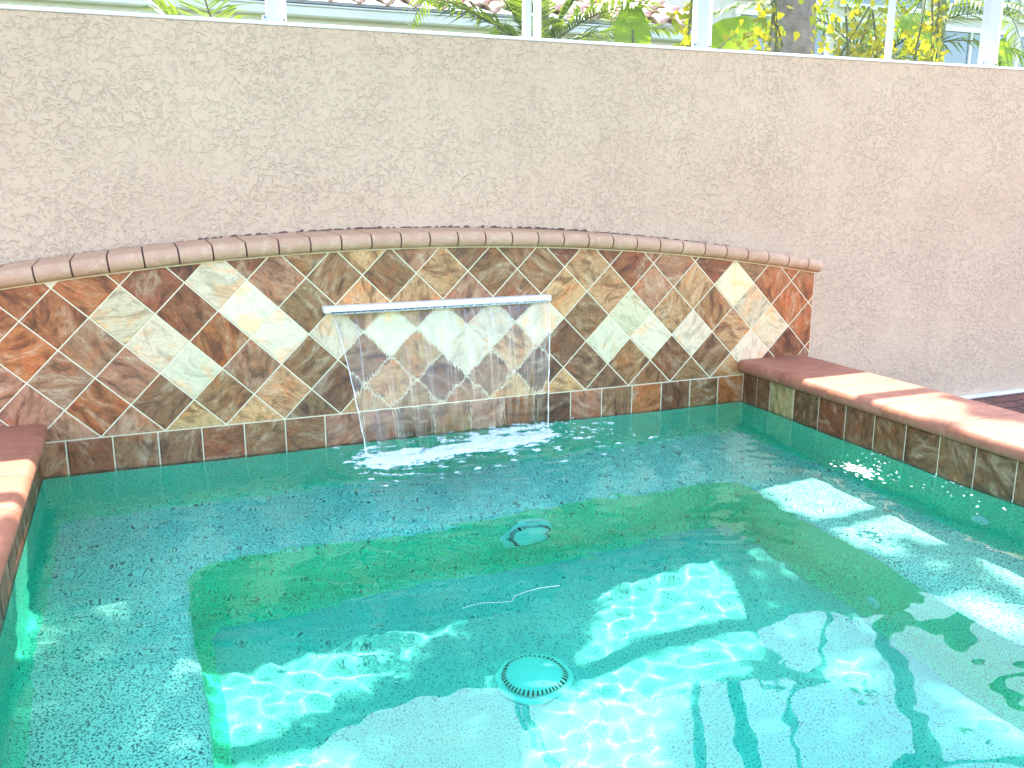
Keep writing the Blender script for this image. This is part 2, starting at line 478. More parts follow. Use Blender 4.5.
# bullnose brick coping along the arch
def bull(front, back, t, r, nseg=8):
    """profile in (a: outward, b: up) with a round front"""
    p = [(back, 0), (back, t)]
    for i in range(nseg + 1):
        an = math.pi / 2 - math.pi * i / nseg
        p.append((front - r + r * math.cos(an), t / 2 + (t / 2) * math.sin(an)))
    return p
prof = bull(.036, -(YS - .004 - D), .060, .030)
def arch_frame(x, s=1.0):
    sl = -2 * .0448 * (x - 1.03); n = Vector((-sl, 0, 1)).normalized()
    return ((x, D, arch(x)), (0, -1, 0), n, s, (-.13, .03))
mb = MB(); x = WXL - .03; pitch = .1165
while x < WXR + .03:
    e = min(x + pitch - .006, WXR + .034); last = e >= WXR + .03
    fr = [arch_frame(x, .996), arch_frame(x + .002), arch_frame((x + e) / 2)]
    if last:
        fr = fr[:2]
        for q in range(7):
            an = q / 6 * math.pi / 2; fr.append(arch_frame(e - .03 + .03 * math.sin(an), .12 + .88 * math.cos(an)) if q else arch_frame(e - .03))
    else: fr += [arch_frame(e - .002), arch_frame(e, .996)]
    mb.sweep(prof, fr); x += pitch
    if last: break
autosmooth(mb.build('brick_coping', M['brick'], ww), 40)
mb = MB(); mb.sweep([(a - .006 if a > 0 else a, .004 + b * .87) for a, b in prof], [arch_frame(x_) for x_ in [WXL + (WXR - WXL) * i / 40 for i in range(41)]])
autosmooth(mb.build('mortar_joint', M['mortar'], ww), 40)
# the slot the water falls from
sp = MB()
sp.box(.640, 1.592, D - .050, D - .001, .5385, .5625, .003)
spo = sp.build('waterfall_spout', simple('spout_white', (.92, .87, .76), .4, .03, 8), ww)
sl_ = MB(); sl_.box(.655, 1.577, D - .0515, D - .0495, .5405, .5455); sl_.build('spout_slot', M['white'], spo)

# ------------------------------------------------------------------ stucco wall
sw = empty('stucco_wall', (2.0, YS + .1, ZD))
tag(sw, 'tall beige rough stucco wall behind the tiled arch', 'wall')
ZW = 1.615
mb = MB(); mb.box(-4.2, 9.0, YS, YS + .2, ZD - .3, ZW, 0); mb.build('wall_face', M['stucco'], sw)
mb = MB(); mb.box(-4.2, 9.0, YS - .006, YS + .206, ZW + .001, ZW + .015, .003); mb.build('wall_cap', M['capw'], sw)
mb = MB()
for i in range(120):  # ragged mortar smear along the coping joint
    xx = WXL + (WXR - WXL) * i / 120 + rng.uniform(-.01, .01); w = rng.uniform(.012, .05); hh = rng.uniform(.003, .009) * (1.2 if .2 < xx < 1.9 else .4)
    zz = arch(xx) + .0605
    mb.add([(xx, YS - .004, zz), (xx + w, YS - .004, zz - .0896 * (xx - 1.03) * w), (xx + w * .8, YS - .0035, zz + hh), (xx + w * .2, YS - .0035, zz + hh * rng.uniform(.4, 1))], [(0, 1, 2, 3)])
mb.build('sealant_line', M['mortar'], sw)

# ------------------------------------------------------------------ spa basin
spa = empty('spa_basin', (1.12, 2.0, ZF))
tag(spa, 'square sunken spa with speckled plaster bench and deep foot well', 'spa')
def rrect(x0, x1, y0, y1, r, n=6):
    p = []
    for cx, cy, a0 in ((x1 - r, y1 - r, 0), (x0 + r, y1 - r, 90), (x0 + r, y0 + r, 180), (x1 - r, y0 + r, 270)):
        for i in range(n + 1):
            a = R(a0 + 90 * i / n); p.append((cx + r * math.cos(a), cy + r * math.sin(a)))
    return p
def loops(specs, name, mat, fill_last=False):
    vs, fs = [], []
    n = None
    for (x0, x1, y0, y1, r, z) in specs:
        L = rrect(x0, x1, y0, y1, r); n = len(L); vs += [(x, y, z) for x, y in L]
    for i in range(len(specs) - 1):
        for k in range(n):
            fs.append((i * n + k, i * n + (k + 1) % n, (i + 1) * n + (k + 1) % n, (i + 1) * n + k))
    if fill_last: fs.append(tuple((len(specs) - 1) * n + k for k in range(n)))
    o = link_mesh(name, vs, fs, mat, spa); 
    return autosmooth(o, 50)
def off(d): return (BX0 + d, BX1 - d, BY0 + d, BY1 - d)
rt = .035
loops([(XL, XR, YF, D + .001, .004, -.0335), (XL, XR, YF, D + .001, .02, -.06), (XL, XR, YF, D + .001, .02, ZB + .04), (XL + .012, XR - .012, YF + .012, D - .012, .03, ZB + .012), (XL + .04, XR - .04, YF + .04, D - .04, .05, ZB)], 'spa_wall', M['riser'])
loops([(XL + .04, XR - .04, YF + .04, D - .04, .05, ZB)] + [(*off(-rt), .13, ZB)] + [(*off(-rt + rt * math.sin(a)), .10, ZB - rt + rt * math.cos(a)) for a in (.4, .8, 1.2)], 'bench_seat', M['bench'])
rr = .05
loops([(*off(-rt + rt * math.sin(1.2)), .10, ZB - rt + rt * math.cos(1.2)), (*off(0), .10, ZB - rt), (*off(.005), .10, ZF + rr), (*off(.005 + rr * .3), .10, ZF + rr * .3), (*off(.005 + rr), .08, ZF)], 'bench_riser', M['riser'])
loops([(*off(.005 + rr), .08, ZF), (*off(.4), .08, ZF - .004), (*off(.9), .05, ZF - .008)], 'spa_floor', M['floorp'], True)

# drain covers
def drain(name, loc, rot, label, r=.092):
    root = empty(name, loc); root.rotation_euler = rot
    tag(root, label, 'drain cover', 'round white drain covers under the water')
    def disc(zs, nm, mat, par):
        n = 40; vs, fs = [], []
        for (rad, z) in zs: vs += [(rad * math.cos(2 * math.pi * k / n), rad * math.sin(2 * math.pi * k / n), z) for k in range(n)]
        for i in range(len(zs) - 1):
            for k in range(n): fs.append((i * n + k, i * n + (k + 1) % n, (i + 1) * n + (k + 1) % n, (i + 1) * n + k))
        fs.append(tuple((len(zs) - 1) * n + k for k in range(n)))
        me = bpy.data.meshes.new(nm); me.from_pydata(vs, [], fs); me.materials.append(mat); me.update()
        o = bpy.data.objects.new(nm, me); COL.objects.link(o); o.parent = par; autosmooth(o, 40); return o
    disc([(r, 0), (r, .006), (r - .006, .012), (r - .014, .013), (r - .015, .010)], 'rim', M['plastic'], root)
    disc([(r - .020, .008), (r - .021, .022), (r - .030, .030), (r * .45, .036), (r * .1, .037)], 'dome', M['plastic'], root)
    b = MB(); n = 44
    for k in range(n):
        a = 2 * math.pi * k / n; w = .0024; c, s = math.cos(a), math.sin(a)
        q = []
        for (rd, t) in ((r - .0185, -w), (r - .0185, w), (r - .031, w), (r - .031, -w)):
            q.append((rd * c - t * s, rd * s + t * c, .0225 if rd > r - .025 else .0325))
        q2 = [(x, y, z - .006) for x, y, z in q]
        b.add(q + q2, [(0, 1, 2, 3), (0, 4, 5, 1), (1, 5, 6, 2), (2, 6, 7, 3), (3, 7, 4, 0)])
    me = bpy.data.meshes.new('grille_slots'); me.from_pydata(b.v, [], b.f); me.materials.append(M['dark']); me.update()
    o = bpy.data.objects.new('grille_slots', me); COL.objects.link(o); o.parent = root
    return root
drain('drain_cover', (1.005, 2.285, ZF - .0065), (0, 0, 0), 'domed white drain cover lying on the spa floor', .118)
drain('drain_cover', (1.267, BY1 - .003, -.635), (R(90), 0, 0), 'white drain cover set in the green back riser', .10)
def jet(loc, rot, label):
    root = empty('jet_fitting', loc); root.rotation_euler = rot
    tag(root, label, 'spa jet', 'white round jet fittings')
    n = 24
    def ring(zs, nm, mat):
        vs, fs = [], []
        for (rad, z) in zs: vs += [(rad * math.cos(2 * math.pi * k / n), rad * math.sin(2 * math.pi * k / n), z) for k in range(n)]
        for i in range(len(zs) - 1):
            for k in range(n): fs.append((i * n + k, i * n + (k + 1) % n, (i + 1) * n + (k + 1) % n, (i + 1) * n + k))
        fs.append(tuple((len(zs) - 1) * n + k for k in range(n)))
        me = bpy.data.meshes.new(nm); me.from_pydata(vs, [], fs); me.materials.append(mat); me.update()
        o = bpy.data.objects.new(nm, me); COL.objects.link(o); o.parent = root; autosmooth(o, 40)
    ring([(.034, 0), (.033, .008), (.027, .012), (.018, .010), (.016, .004)], 'flange', M['plastic'])
    ring([(.011, .004), (.010, .012), (.006, .013)], 'nozzle', M['plastic'])
jet((BX1 - .004, 2.14, -.80), (0, R(-90), 0), 'white jet fitting low on the right riser of the foot well')
jet((XR - .002, 2.095, -.311), (0, R(-90), 0), 'white jet fitting in the spa wall above the right bench')

# ------------------------------------------------------------------ ledges
def ledge(axis, lo, hi, inner, outer, name, label, codes, joints):
    """raised coping ledge running along Y (axis 1) or X (axis 0)"""
    root = empty(name, ((inner + outer) / 2, (lo + hi) / 2, ZD) if axis else ((lo + hi) / 2, (inner + outer) / 2, ZD))
    tag(root, label, 'ledge')
    sgn = 1 if outer > inner else -1
    P = (lambda a, u, z: (a, u, z)) if axis else (lambda a, u, z: (u, a, z))
    b = MB()
    q = [P(inner + sgn * .004, lo, 0), P(outer - sgn * .03, hi, 0)]
    b.box(min(q[0][0], q[1][0]), max(q[0][0], q[1][0]), lo, hi, -.30, .137) if axis else b.box(lo, hi, min(q[0][1], q[1][1]), max(q[0][1], q[1][1]), -.30, .137)
    b.build('ledge_core', M['grout'], root)
    T = Tiles(); u = hi
    js = joints[:]
    if js[-1] > lo:
        while js[-1] > lo: js.append(js[-1] - .158)
    for i in range(len(js) - 1):
        a, c = max(js[i + 1] + .0025, lo), js[i] - .0025
        if c - a < .01: continue
        code = codes[i % len(codes)]
        p = [P(inner, a, -.031), P(inner, c, -.031), P(inner, c, .136), P(inner, a, .136)]
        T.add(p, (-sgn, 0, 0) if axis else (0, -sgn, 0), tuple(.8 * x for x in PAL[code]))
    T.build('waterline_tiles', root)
    # cap
    w = abs(outer - inner); pr = []
    for cxx, sg in ((w + .0, 1), (-.035 + .03, -1)):
        pass
    r = .03
    for i in range(9):
        an = -math.pi / 2 + math.pi * i / 8; pr.append((w - r + r * math.cos(an), .03 + .03 * math.sin(an)))
    for i in range(9):
        an = math.pi / 2 + math.pi * i / 8; pr.append((-.035 + r + r * math.cos(an), .03 + .03 * math.sin(an)))
    b = MB(); u = hi; pitch = .305
    A = (sgn, 0, 0) if axis else (0, sgn, 0); c0 = (w / 2, .03)
    def F(uu, s=1): return (P(inner, uu, .140), A, (0, 0, 1), s, c0)
    while u > lo:
        e = max(lo, u - pitch + .003)
        b.sweep(pr, [F(u, .994), F(u - .003), F((u + e) / 2), F(e + .003), F(e, .994)]); u -= pitch
    autosmooth(b.build('ledge_cap', M['ledge'], root), 40)
    b = MB(); b.sweep([(c0[0] + (a - c0[0]) * .99, c0[1] + (z - c0[1]) * .965) for a, z in pr], [F(hi), F(lo)]); b.build('mortar_joint', M['ledge'], root)
    return root
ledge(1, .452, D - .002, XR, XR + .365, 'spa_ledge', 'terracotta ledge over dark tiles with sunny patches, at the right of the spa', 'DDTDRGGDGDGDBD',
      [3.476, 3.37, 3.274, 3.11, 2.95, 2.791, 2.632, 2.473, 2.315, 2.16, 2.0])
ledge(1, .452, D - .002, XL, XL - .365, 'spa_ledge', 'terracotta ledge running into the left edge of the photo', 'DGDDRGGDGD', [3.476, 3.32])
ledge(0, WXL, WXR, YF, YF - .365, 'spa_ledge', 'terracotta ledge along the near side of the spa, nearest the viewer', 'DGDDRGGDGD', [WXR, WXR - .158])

# ------------------------------------------------------------------ water
X0, X1, Y0, Y1 = XL - .006 + .012, XR + .006 - .012, YF + .004, D - .001
X0, X1 = XL + .0005, XR - .0005
X0 -= .003; X1 += .003; Y1 = D + .0015
comps = []
def comp(lam, slope, ang):
    k = 2 * math.pi / lam; comps.append((k * math.cos(ang), k * math.sin(ang), slope / k, random.uniform(0, 6.28)))
for i in range(5): comp(random.uniform(.55, .95), .018, random.uniform(0, 6.28))
for i in range(6): comp(random.uniform(.26, .45), .010, random.uniform(0, 6.28))
for i in range(14): comp(random.uniform(.055, .11), .0072, random.uniform(0, 6.28))
for i in range(8): comp(random.uniform(.035, .055), .0034, random.uniform(0, 6.28))
def wave(x, y):
    h = np.zeros_like(x)
    near = np.exp(-((y - 3.25) / .55) ** 2) * np.exp(-((x - 1.12) / .8) ** 2)
    calm = .35 + .65 * np.clip((3.6 - y) / 1.6, 0, 1)
    fine = .30 + .70 * np.clip((y - 1.75) / .45, 0, 1) * np.clip((2.5 - x) / .5, .25, 1)
    for kx, ky, a, p in comps: h += a * np.sin(kx * x + ky * y + p) * (fine if kx * kx + ky * ky > 2500 else calm)
    for sx in np.linspace(.78, 1.48, 6):
        r = np.hypot(x - sx, y - (3.2 + .2 * (sx - .78))); h += .0016 * np.sin(2 * math.pi * r / .085 + sx * 9) * np.exp(-r / .28)
    return h
def build_water(name, mat, lift, nx, ny, parent=None):
    gx = np.linspace(X0, X1, nx); gy = np.linspace(Y0, Y1, ny); A, B = np.meshgrid(gx, gy); H = wave(A, B) + lift
    v = np.stack([A.ravel(), B.ravel(), H.ravel()], 1)
    nt = nx * ny
    idx = np.arange(nt).reshape(ny, nx)
    f = np.stack([idx[:-1, :-1], idx[:-1, 1:], idx[1:, 1:], idx[1:, :-1]], -1).reshape(-1, 4).tolist()
    # sides and bottom close the body
    ring = list(idx[0, :]) + list(idx[1:, -1]) + list(idx[-1, -2::-1]) + list(idx[-2:0, 0])
    low = [(v[i][0], v[i][1], -.9) for i in ring]
    n = len(ring)
    for k in range(n):
        j = (k + 1) % n; f.append([int(ring[k]), nt + k, nt + j, int(ring[j])])
    f.append([nt + k for k in range(n - 1, -1, -1)])
    o = link_mesh(name, v.tolist() + low, f, mat, parent)
    sm = [len(p.vertices) == 4 and p.normal.z > .5 for p in o.data.polygons]
    o.data.polygons.foreach_set('use_smooth', sm)
    import bmesh
    bm = bmesh.new(); bm.from_mesh(o.data)
    for e in bm.edges:
        if len(e.link_faces) == 2 and e.calc_face_angle(0) > .8: e.smooth = False
    bm.to_mesh(o.data); bm.free()
    return o
water = tag(build_water('spa_water', M['water'], 0, 420, 428), 'clear turquoise water filling the spa', 'water', kind='structure')
build_water('water_tint', M['tint'], .0012, 140, 143, water)
wz = lambda x, y: float(wave(np.array([x]), np.array([y]))[0])

# falling sheet
def fall():
    nu, nv = 70, 50; vs, fs = [], []
    for j in range(nv + 1):
        t = j / nv; drop = .543 * t ** 1.25
        for i in range(nu + 1):
            u = i / nu
            xt = .662 + (1.571 - .662) * u; xb = .742 + (1.512 - .742) * u
            s = math.sqrt(drop / .543); x = xt + (xb - xt) * (.35 * s + .65 * drop / .543)
            yb = .20 - .06 * u
            y = D - .052 - yb * s
            edge = min(u, 1 - u)
            y += .0045 * math.sin(u * 61 + 2 * math.sin(t * 3)) * s + .003 * math.sin(u * 140 + t * 9) * s
            z = .543 - drop
            if j == nv: z = -.004
            vs.append((x, y, z))
    for j in range(nv):
        for i in range(nu):
            a = j * (nu + 1) + i; fs.append((a, a + 1, a + nu + 2, a + nu + 1))
    root = link_mesh('waterfall_sheet', vs, fs, M['sheet'], None, True)
    tag(root, 'clear thin sheet of water falling from the white slot into the spa', 'waterfall')
    for side in (0, nu):
        b = MB(); pts, rad = [], []
        for j in range(0, nv + 1, 1):
            p = Vector(vs[j * (nu + 1) + side]); t = j / nv
            p.x += .0012 * math.sin(j * .9) * t; pts.append(p); rad.append(.0012 + .0022 * t * (1 + .5 * math.sin(j * 1.1)))
        b.tube(pts, rad, 7); b.build('sheet_edge', M['rope'], root, True)
t = NT('water_rope')
gl = t.n('ShaderNodeBsdfGlossy'); gl.inputs['Roughness'].default_value = .12
tr = t.n('ShaderNodeBsdfTransparent'); mx = t.n('ShaderNodeMixShader'); mx.inputs[0].default_value = .35
t.l(tr.outputs[0], mx.inputs[1]); t.l(gl.outputs[0], mx.inputs[2]); t.l(mx.outputs[0], t.out.inputs['Surface']); M['rope'] = t.m
fall()

# foam
def foam():
    c = .0045; vs, fs, fr = [], [], []; lut = {}
    def vert(i, j, x, y, hgt):
        key = (i, j)
        if key not in lut: lut[key] = len(vs); vs.append((x, y, wz(x, y) + .0022 + max(0, hgt) * .012)); fr.append(min(1, max(0, hgt * 2.2)))
        return lut[key]
    def dens(x, y):
        # main streak under the sheet
        u = (x - .74) / .78; yc = 3.20 + .075 * u; d = 0
        if -.1 < u < 1.15:
            wd = .085 + .022 * math.sin(u * 9 + 1); d = math.exp(-((y - yc) / wd) ** 2) * min(1, max(0, (u + .1) * 9)) * min(1, max(0, (1.1 - u) * 5))
            d = max(d, .62 * math.exp(-((y - yc - .10 - .03 * u) / .06) ** 2) * min(1, max(0, (u - .35) * 4)) * min(1, max(0, (1.2 - u) * 5)))
        n = mnoise.noise((x * 16, y * 26, 3.1)) * .55 + mnoise.noise((x * 48, y * 70, 1.7)) * .35 + mnoise.noise((x * 110, y * 130, 5)) * .2
        e = d + n * 1.2 - .30
        # drifting bubbles
        e2 = math.exp(-((x - 1.62) / .22) ** 2 - ((y - 3.27) / .15) ** 2) * .54
        return max(e, e2 + mnoise.noise((x * 30, y * 44, 9)) * .7 + mnoise.noise((x * 80, y * 90, 2)) * .3 - .62)
    I, J = int(1.3 / c), int(.62 / c)
    for i in range(I):
        for j in range(J):
            x, y = .64 + i * c, 2.92 + j * c
            if y > D - .01: continue
            d = dens(x + c / 2, y + c / 2)
            if d > 0:
                q = []
                for a, b in ((0, 0), (1, 0), (1, 1), (0, 1)):
                    xx, yy = .64 + (i + a) * c, 2.92 + (j + b) * c; q.append(vert(i + a, j + b, xx, yy, dens(xx, yy)))
                fs.append(tuple(q))
    # water glints by the right wall, painted as white flecks and little domes
    def dome(x, y, r):
        n = 7; z = wz(x, y) + .0008; b0 = len(vs)
        for k in range(n): vs.append((x + r * math.cos(6.283 * k / n), y + r * math.sin(6.283 * k / n), z))
        for k in range(n): vs.append((x + r * .6 * math.cos(6.283 * k / n), y + r * .6 * math.sin(6.283 * k / n), z + r * .45))
        vs.append((x, y, z + r * .6)); fr.extend([.5] * n + [.7] * n + [.8])
        for k in range(n):
            m = (k + 1) % n; fs.append((b0 + k, b0 + m, b0 + n + m, b0 + n + k)); fs.append((b0 + n + k, b0 + n + m, b0 + 2 * n))
    for i in range(60):
        for j in range(90):
            x, y = 2.24 + i * c, 2.20 + j * c
            def d2(a, e): return math.exp(-((a - 2.37) / .07) ** 2 - ((e - 2.43) / .12) ** 2) * .62 + mnoise.noise((a * 55, e * 60, 4)) * .6 + mnoise.noise((a * 120, e * 110, 8)) * .25 - .50
            if d2(x + c / 2, y + c / 2) > 0:
                q = []
                for a, b in ((0, 0), (1, 0), (1, 1), (0, 1)):
                    key = (i + a + 5000, j + b); xx, yy = x + a * c, y + b * c
                    if key not in lut: lut[key] = len(vs); h_ = max(0, d2(xx, yy)); vs.append((xx, yy, wz(xx, yy) + .0022 + h_ * .008)); fr.append(min(1, h_ * 3 + .2))
                    q.append(lut[key])
                fs.append(tuple(q))
    for i in range(46): dome(rng.uniform(2.40, 2.60), rng.uniform(1.9, 2.6), rng.uniform(.002, .005))
    o = link_mesh('foam', vs, fs, M['foam'], None, True)
    o.data.attributes.new('froth', 'FLOAT', 'POINT').data.foreach_set('value', fr)
    tag(o, 'white foam and bubbles where the falling sheet meets the spa water, with painted glints at the right', 'foam', kind='stuff')
foam()

# a thin pale line on the water
b = MB()
pts = [(.672, 1.961), (.70, 1.968), (.736, 1.970), (.77, 1.957), (.801, 1.950), (.81, 1.962), (.821, 1.977), (.86, 1.99), (.899, 1.995), (.955, 1.991)]
b.tube([(x, y, wz(x, y) + .001) for x, y in pts], .0008, 6)
tag(b.build('pale_line', M['frame'], None, True), 'thin pale line over the middle of the foot well', 'pale_line')

# ------------------------------------------------------------------ deck, ground
mb = MB()
mb.box(XR + .338, 9.0, -3, YS - .045, ZD - .1, ZD); mb.box(-4.2, XL - .338, -3, YS - .055, ZD - .1, ZD)
mb.box(XL - .338, XR + .338, -3, YF - .338, ZD - .1, ZD)
tag(mb.build('pool_deck', M['deck']), 'brown brick paver deck beside the raised spa', 'deck', kind='structure')
mb = MB(); mb.box(XR + .345, 8.99, YS - .045, YS - .001, ZD - .06, ZD + .012, .004)
tag(mb.build('drain_strip', M['capw']), 'white strip drain between the brick deck and the stucco wall', 'drain strip')
mb = MB(); mb.add([(-150, YS + .1, ZD - .2), (150, YS + .1, ZD - .2), (150, 250, ZD - .2), (-150, 250, ZD - .2)], [(0, 1, 2, 3)])
mb.add([(-150, -150, ZD - .2), (150, -150, ZD - .2), (150, -3, ZD - .2), (-150, -3, ZD - .2)], [(0, 1, 2, 3)])
tag(mb.build('ground', M['grass']), 'green lawn beyond the wall', 'ground', kind='structure')

# ------------------------------------------------------------------ screen enclosure on the wall
YE = YS + .10
enc = empty('screen_enclosure', (2.4, YE, ZW + .022))
tag(enc, 'white aluminium screen enclosure standing on top of the stucco wall', 'enclosure')
ZR = 2.52; ZT = 4.3
zb = ZW + .015
def post(x, w, d=.05, flange=True):
    b = MB(); b.box(x - w / 2, x + w / 2, YE - d / 2, YE + d / 2, zb, ZT, .002); o = b.build('post', M['frame'], enc)
    if flange:
        b = MB()
        b.box(x + w / 2 + .001, x + w / 2 + .026, YE - d / 2 + .008, YE - d / 2 + .036, zb, ZT, .002)
        b.build('post_flange', M['white'], o)
        b = MB()
        b.box(x - w / 2 - .020, x - w / 2 - .001, YE - d / 2 + .002, YE - d / 2 + .012, zb, zb + .034, .001); b.build('angle_bracket', M['frame'], o)
        for (sx, sz) in ((x - w / 2 - .010, zb + .010), (x - w / 2 - .010, zb + .025), (x + w / 4, zb + .010), (x + w / 2 + .014, zb + .020)):
            b = MB(); b.box(sx - .003, sx + .003, YE - d / 2 - (.002 if sx > x - w / 2 else .0005) , YE - d / 2 + (.012 if sx > x + w / 2 else .004), sz - .003, sz + .003)
            b.build('screw', M['screw'], o)
post(.575, .050); post(1.665, .030, .04, False); post(2.56, .062); post(4.43, .078); post(-1.4, .06); post(6.4, .06)
for px in (1.715,): 
    b = MB(); b.box(px - .012, px + .012, YE - .02, YE + .02, zb, ZT, .002); b.build('post', M['white'], enc)
b = MB(); b.box(3.725, 3.752, YE + .0, YE + .03, zb, ZT, .002); b.build('post', M['frame'], enc)
b = MB(); b.box(-4, 8.8, YE - .022, YE + .022, ZR - .045, ZR + .045, .002); b.build('chair_rail', M['frame'], enc)
b = MB(); b.box(-4, 8.8, YE - .04, YE + .04, ZT + .001, ZT + .13, .002); b.build('eave_beam', M['frame'], enc)
b = MB(); b.box(-4, 8.8, YE - .021, YE + .021, zb + .0005, zb + .006, .001); b.build('sill_rail', M['white'], enc)
edges = [-1.4, .575, 1.69, 2.56, 4.43, 6.4]
for a, c in zip(edges[:-1], edges[1:]):
    b = MB(); b.add([(a + .05, YE + .012, zb + .012), (c - .045, YE + .012, zb + .012), (c - .045, YE + .012, ZR - .045), (a + .05, YE + .012, ZR - .045)], [(0, 1, 2, 3)])
    b.build('screen_panel', M['screen'], enc)

# ------------------------------------------------------------------ vegetation
def leaf_mesh(name, quads, mat, parent=None):
    """quads: list of (4 or more points strip polygon); per-face tint"""
    vs, fs, tint = [], [], []
    for q in quads:
        n = len(vs); vs += q; fs.append(tuple(range(n, n + len(q)))); tint.append(random.random())
    o = link_mesh(name, vs, fs, mat, parent)
    a = o.data.attributes.new('leaf_tint', 'FLOAT', 'FACE'); a.data.foreach_set('value', tint)
    return o

LIT = [  # outlines of the wanted sun pools; crown leaves over them are left out
    [(.227, 2.99), (.5, 2.99), (.77, 2.99), (.98, 2.94), (.825, 2.805), (.62, 2.73), (.27, 2.62)],
    [(.2, 2.62), (.42, 2.60), (.52, 2.54), (.6, 2.3), (.2, 2.3)],
    [(1.27, 2.56), (1.59, 2.92), (1.62, 2.99), (2.03, 2.99), (2.0, 2.5)],
    [(.9, 2.25), (1.2, 2.5), (1.5, 2.58), (1.95, 2.58), (1.85, 2.45), (1.58, 2.36), (1.42, 2.22), (1.25, 1.95), (.9, 2.0)],
    [(2.47, 2.95), (2.55, 3.05), (2.95, 3.05), (2.94, 2.6), (2.86, 2.56), (2.77, 2.43), (2.74, 2.28), (2.58, 2.27), (2.49, 2.5)],
    [(2.58, 2.12), (2.72, 2.12), (2.72, 1.6), (2.48, 1.6), (2.5, 1.85)],
    [(2.31, 3.0), (2.41, 3.0), (2.41, 2.43), (2.34, 2.22), (2.30, 2.4)],
    [(2.21, 1.99), (2.37, 1.91), (2.33, 1.8), (2.18, 1.75)],
    [(-.8, 2.60), (-.8, 2.99), (-.36, 2.99), (-.37, 2.60)],
    [(-.8, 2.3), (-.5, 2.36), (-.45, 2.52), (-.8, 2.56)],
    [(2.0, 2.3), (2.09, 2.3), (2.07, 2.16), (1.98, 2.14)],
]
LITV = np.array([p for poly in LIT for p in poly])
def inside(x, y, dry=False):
    for poly in (LIT[4:6] + LIT[8:10] if dry else LIT):
        c = False; n = len(poly); j = n - 1
        for i in range(n):
            xi, yi = poly[i]; xj, yj = poly[j]
            if (yi > y) != (yj > y) and x < (xj - xi) * (y - yi) / (yj - yi) + xi: c = not c
            j = i
        if c: return True
    return False

def shade_tree():
    tp = Vector((4.42, 5.5, ZD - .2))
    root = empty('shade_tree', tp)
    tag(root, 'big grey-trunked tree behind the wall, its unseen crown shaped to shade the spa', 'tree')
    b = MB()
    pts = [(4.46, 5.5, ZD - .25), (4.42, 5.5, .8), (4.40, 5.5, 2.1), (4.42, 5.42, 3.3), (4.46, 5.28, 4.2), (4.50, 5.0, 5.0)]
    b.tube(pts, [.20, .165, .150, .14, .12, .09], 14)
    limbs = [[(4.5, 5.0, 5.0), (4.47, 4.66, 5.3), (3.34, 4.21, 5.6), (2.19, 4.42, 5.8), (.92, 4.87, 5.9)],
             [(4.47, 4.66, 5.3), (4.24, 3.51, 5.6), (3.6, 2.57, 5.9)],
             [(3.34, 4.21, 5.6), (2.59, 3.32, 5.8), (1.64, 2.32, 6.0)],
             [(4.5, 5.0, 5.0), (5.37, 5.36, 5.7)], [(2.19, 4.42, 5.8), (1.46, 3.77, 6.1)]]
    # limbs slid away from the sunlit gaps
    for L in limbs:
        b.tube(L, [.07 * (1 - .75 * i / (len(L) - 1)) for i in range(len(L))], 8)
    autosmooth(b.build('trunk', M['bark'], root), 50)
    quads = []  # unseen leaves added to shade the spa, gapped where sun should land
    clumps = []
    for i in range(25):
        for j in range(18):
            cz = rng.uniform(4.9, 6.5)
            clumps.append((-1.8 + .2 * (i + rng.uniform(0, 1)) + TX * cz, -1.5 + .25 * (j + rng.uniform(0, 1)) + TY * cz, cz))
    tries = 0
    for (cx, cy, cz) in clumps:
        for _ in range(72):
            d = rng.normal(0, 1, 3); p = np.array([cx, cy, cz]) + d * (.22, .22, .16)
            if p[2] < 4.7: continue
            mx, my = p[0] - TX * p[2], p[1] - TY * p[2]
            if not (-1.9 < mx < 3.1 and -1.5 < my < 2.94): continue
            ln = rng.uniform(.05, .085); wd = ln * .45
            if any(inside(mx + a * ln * .5, my + e * ln * .5) or inside(mx + a * (ln + .02), my + e * (ln + .02), True) for a, e in ((0, 0), (1, 0), (-1, 0), (0, 1), (0, -1))): continue
            u = Vector(rng.normal(0, 1, 3)); u.z *= .5; u.normalize(); w = u.cross(Vector(rng.normal(0, 1, 3))).normalized()
            P = Vector(p); quads.append([P - u * ln, P - u * ln * .1 + w * wd, P + u * ln, P - u * ln * .1 - w * wd])
    leaf_mesh('crown', quads, M['crown'], root)
shade_tree()

def frond(base, dirv, length, n, droop, wl, out, rach, tilt=.9):
    """pinnate palm frond"""
    base = Vector(base); d = Vector(dirv).normalized(); pts = []
    p = base.copy(); v = d.copy(); st = length / 14
    for i in range(15):
        pts.append(p.copy()); p += v * st; v = (v + Vector((0, 0, -droop * st))).normalized()
    rach.append(pts)
    side = d.cross(Vector((0, 0, 1))); 
    if side.length < .05: side = Vector((1, 0, 0))
    side.normalize()
    for i in range(n):
        t = .12 + .88 * i / n; k = min(13, int(t * 14)); q = pts[k].lerp(pts[k + 1], t * 14 - k) if k < 14 else pts[14]
        tang = (pts[min(k + 1, 14)] - pts[k]).normalized()
        for s in (-1, 1):
            L = wl * math.sin(math.pi * min(.97, .15 + .8 * t)) * random.uniform(.85, 1.1)
            dd = (side * s * tilt + tang * .7 + Vector((0, 0, random.uniform(-.15, .25)))).normalized()
            wv = dd.cross(Vector((0, 0, 1))).normalized() * .011
            e = q + dd * L + Vector((0, 0, -.22 * L))
            m = q + dd * L * .5
            out.append([q - wv * .5, m - wv, e, m + wv, q + wv * .5])

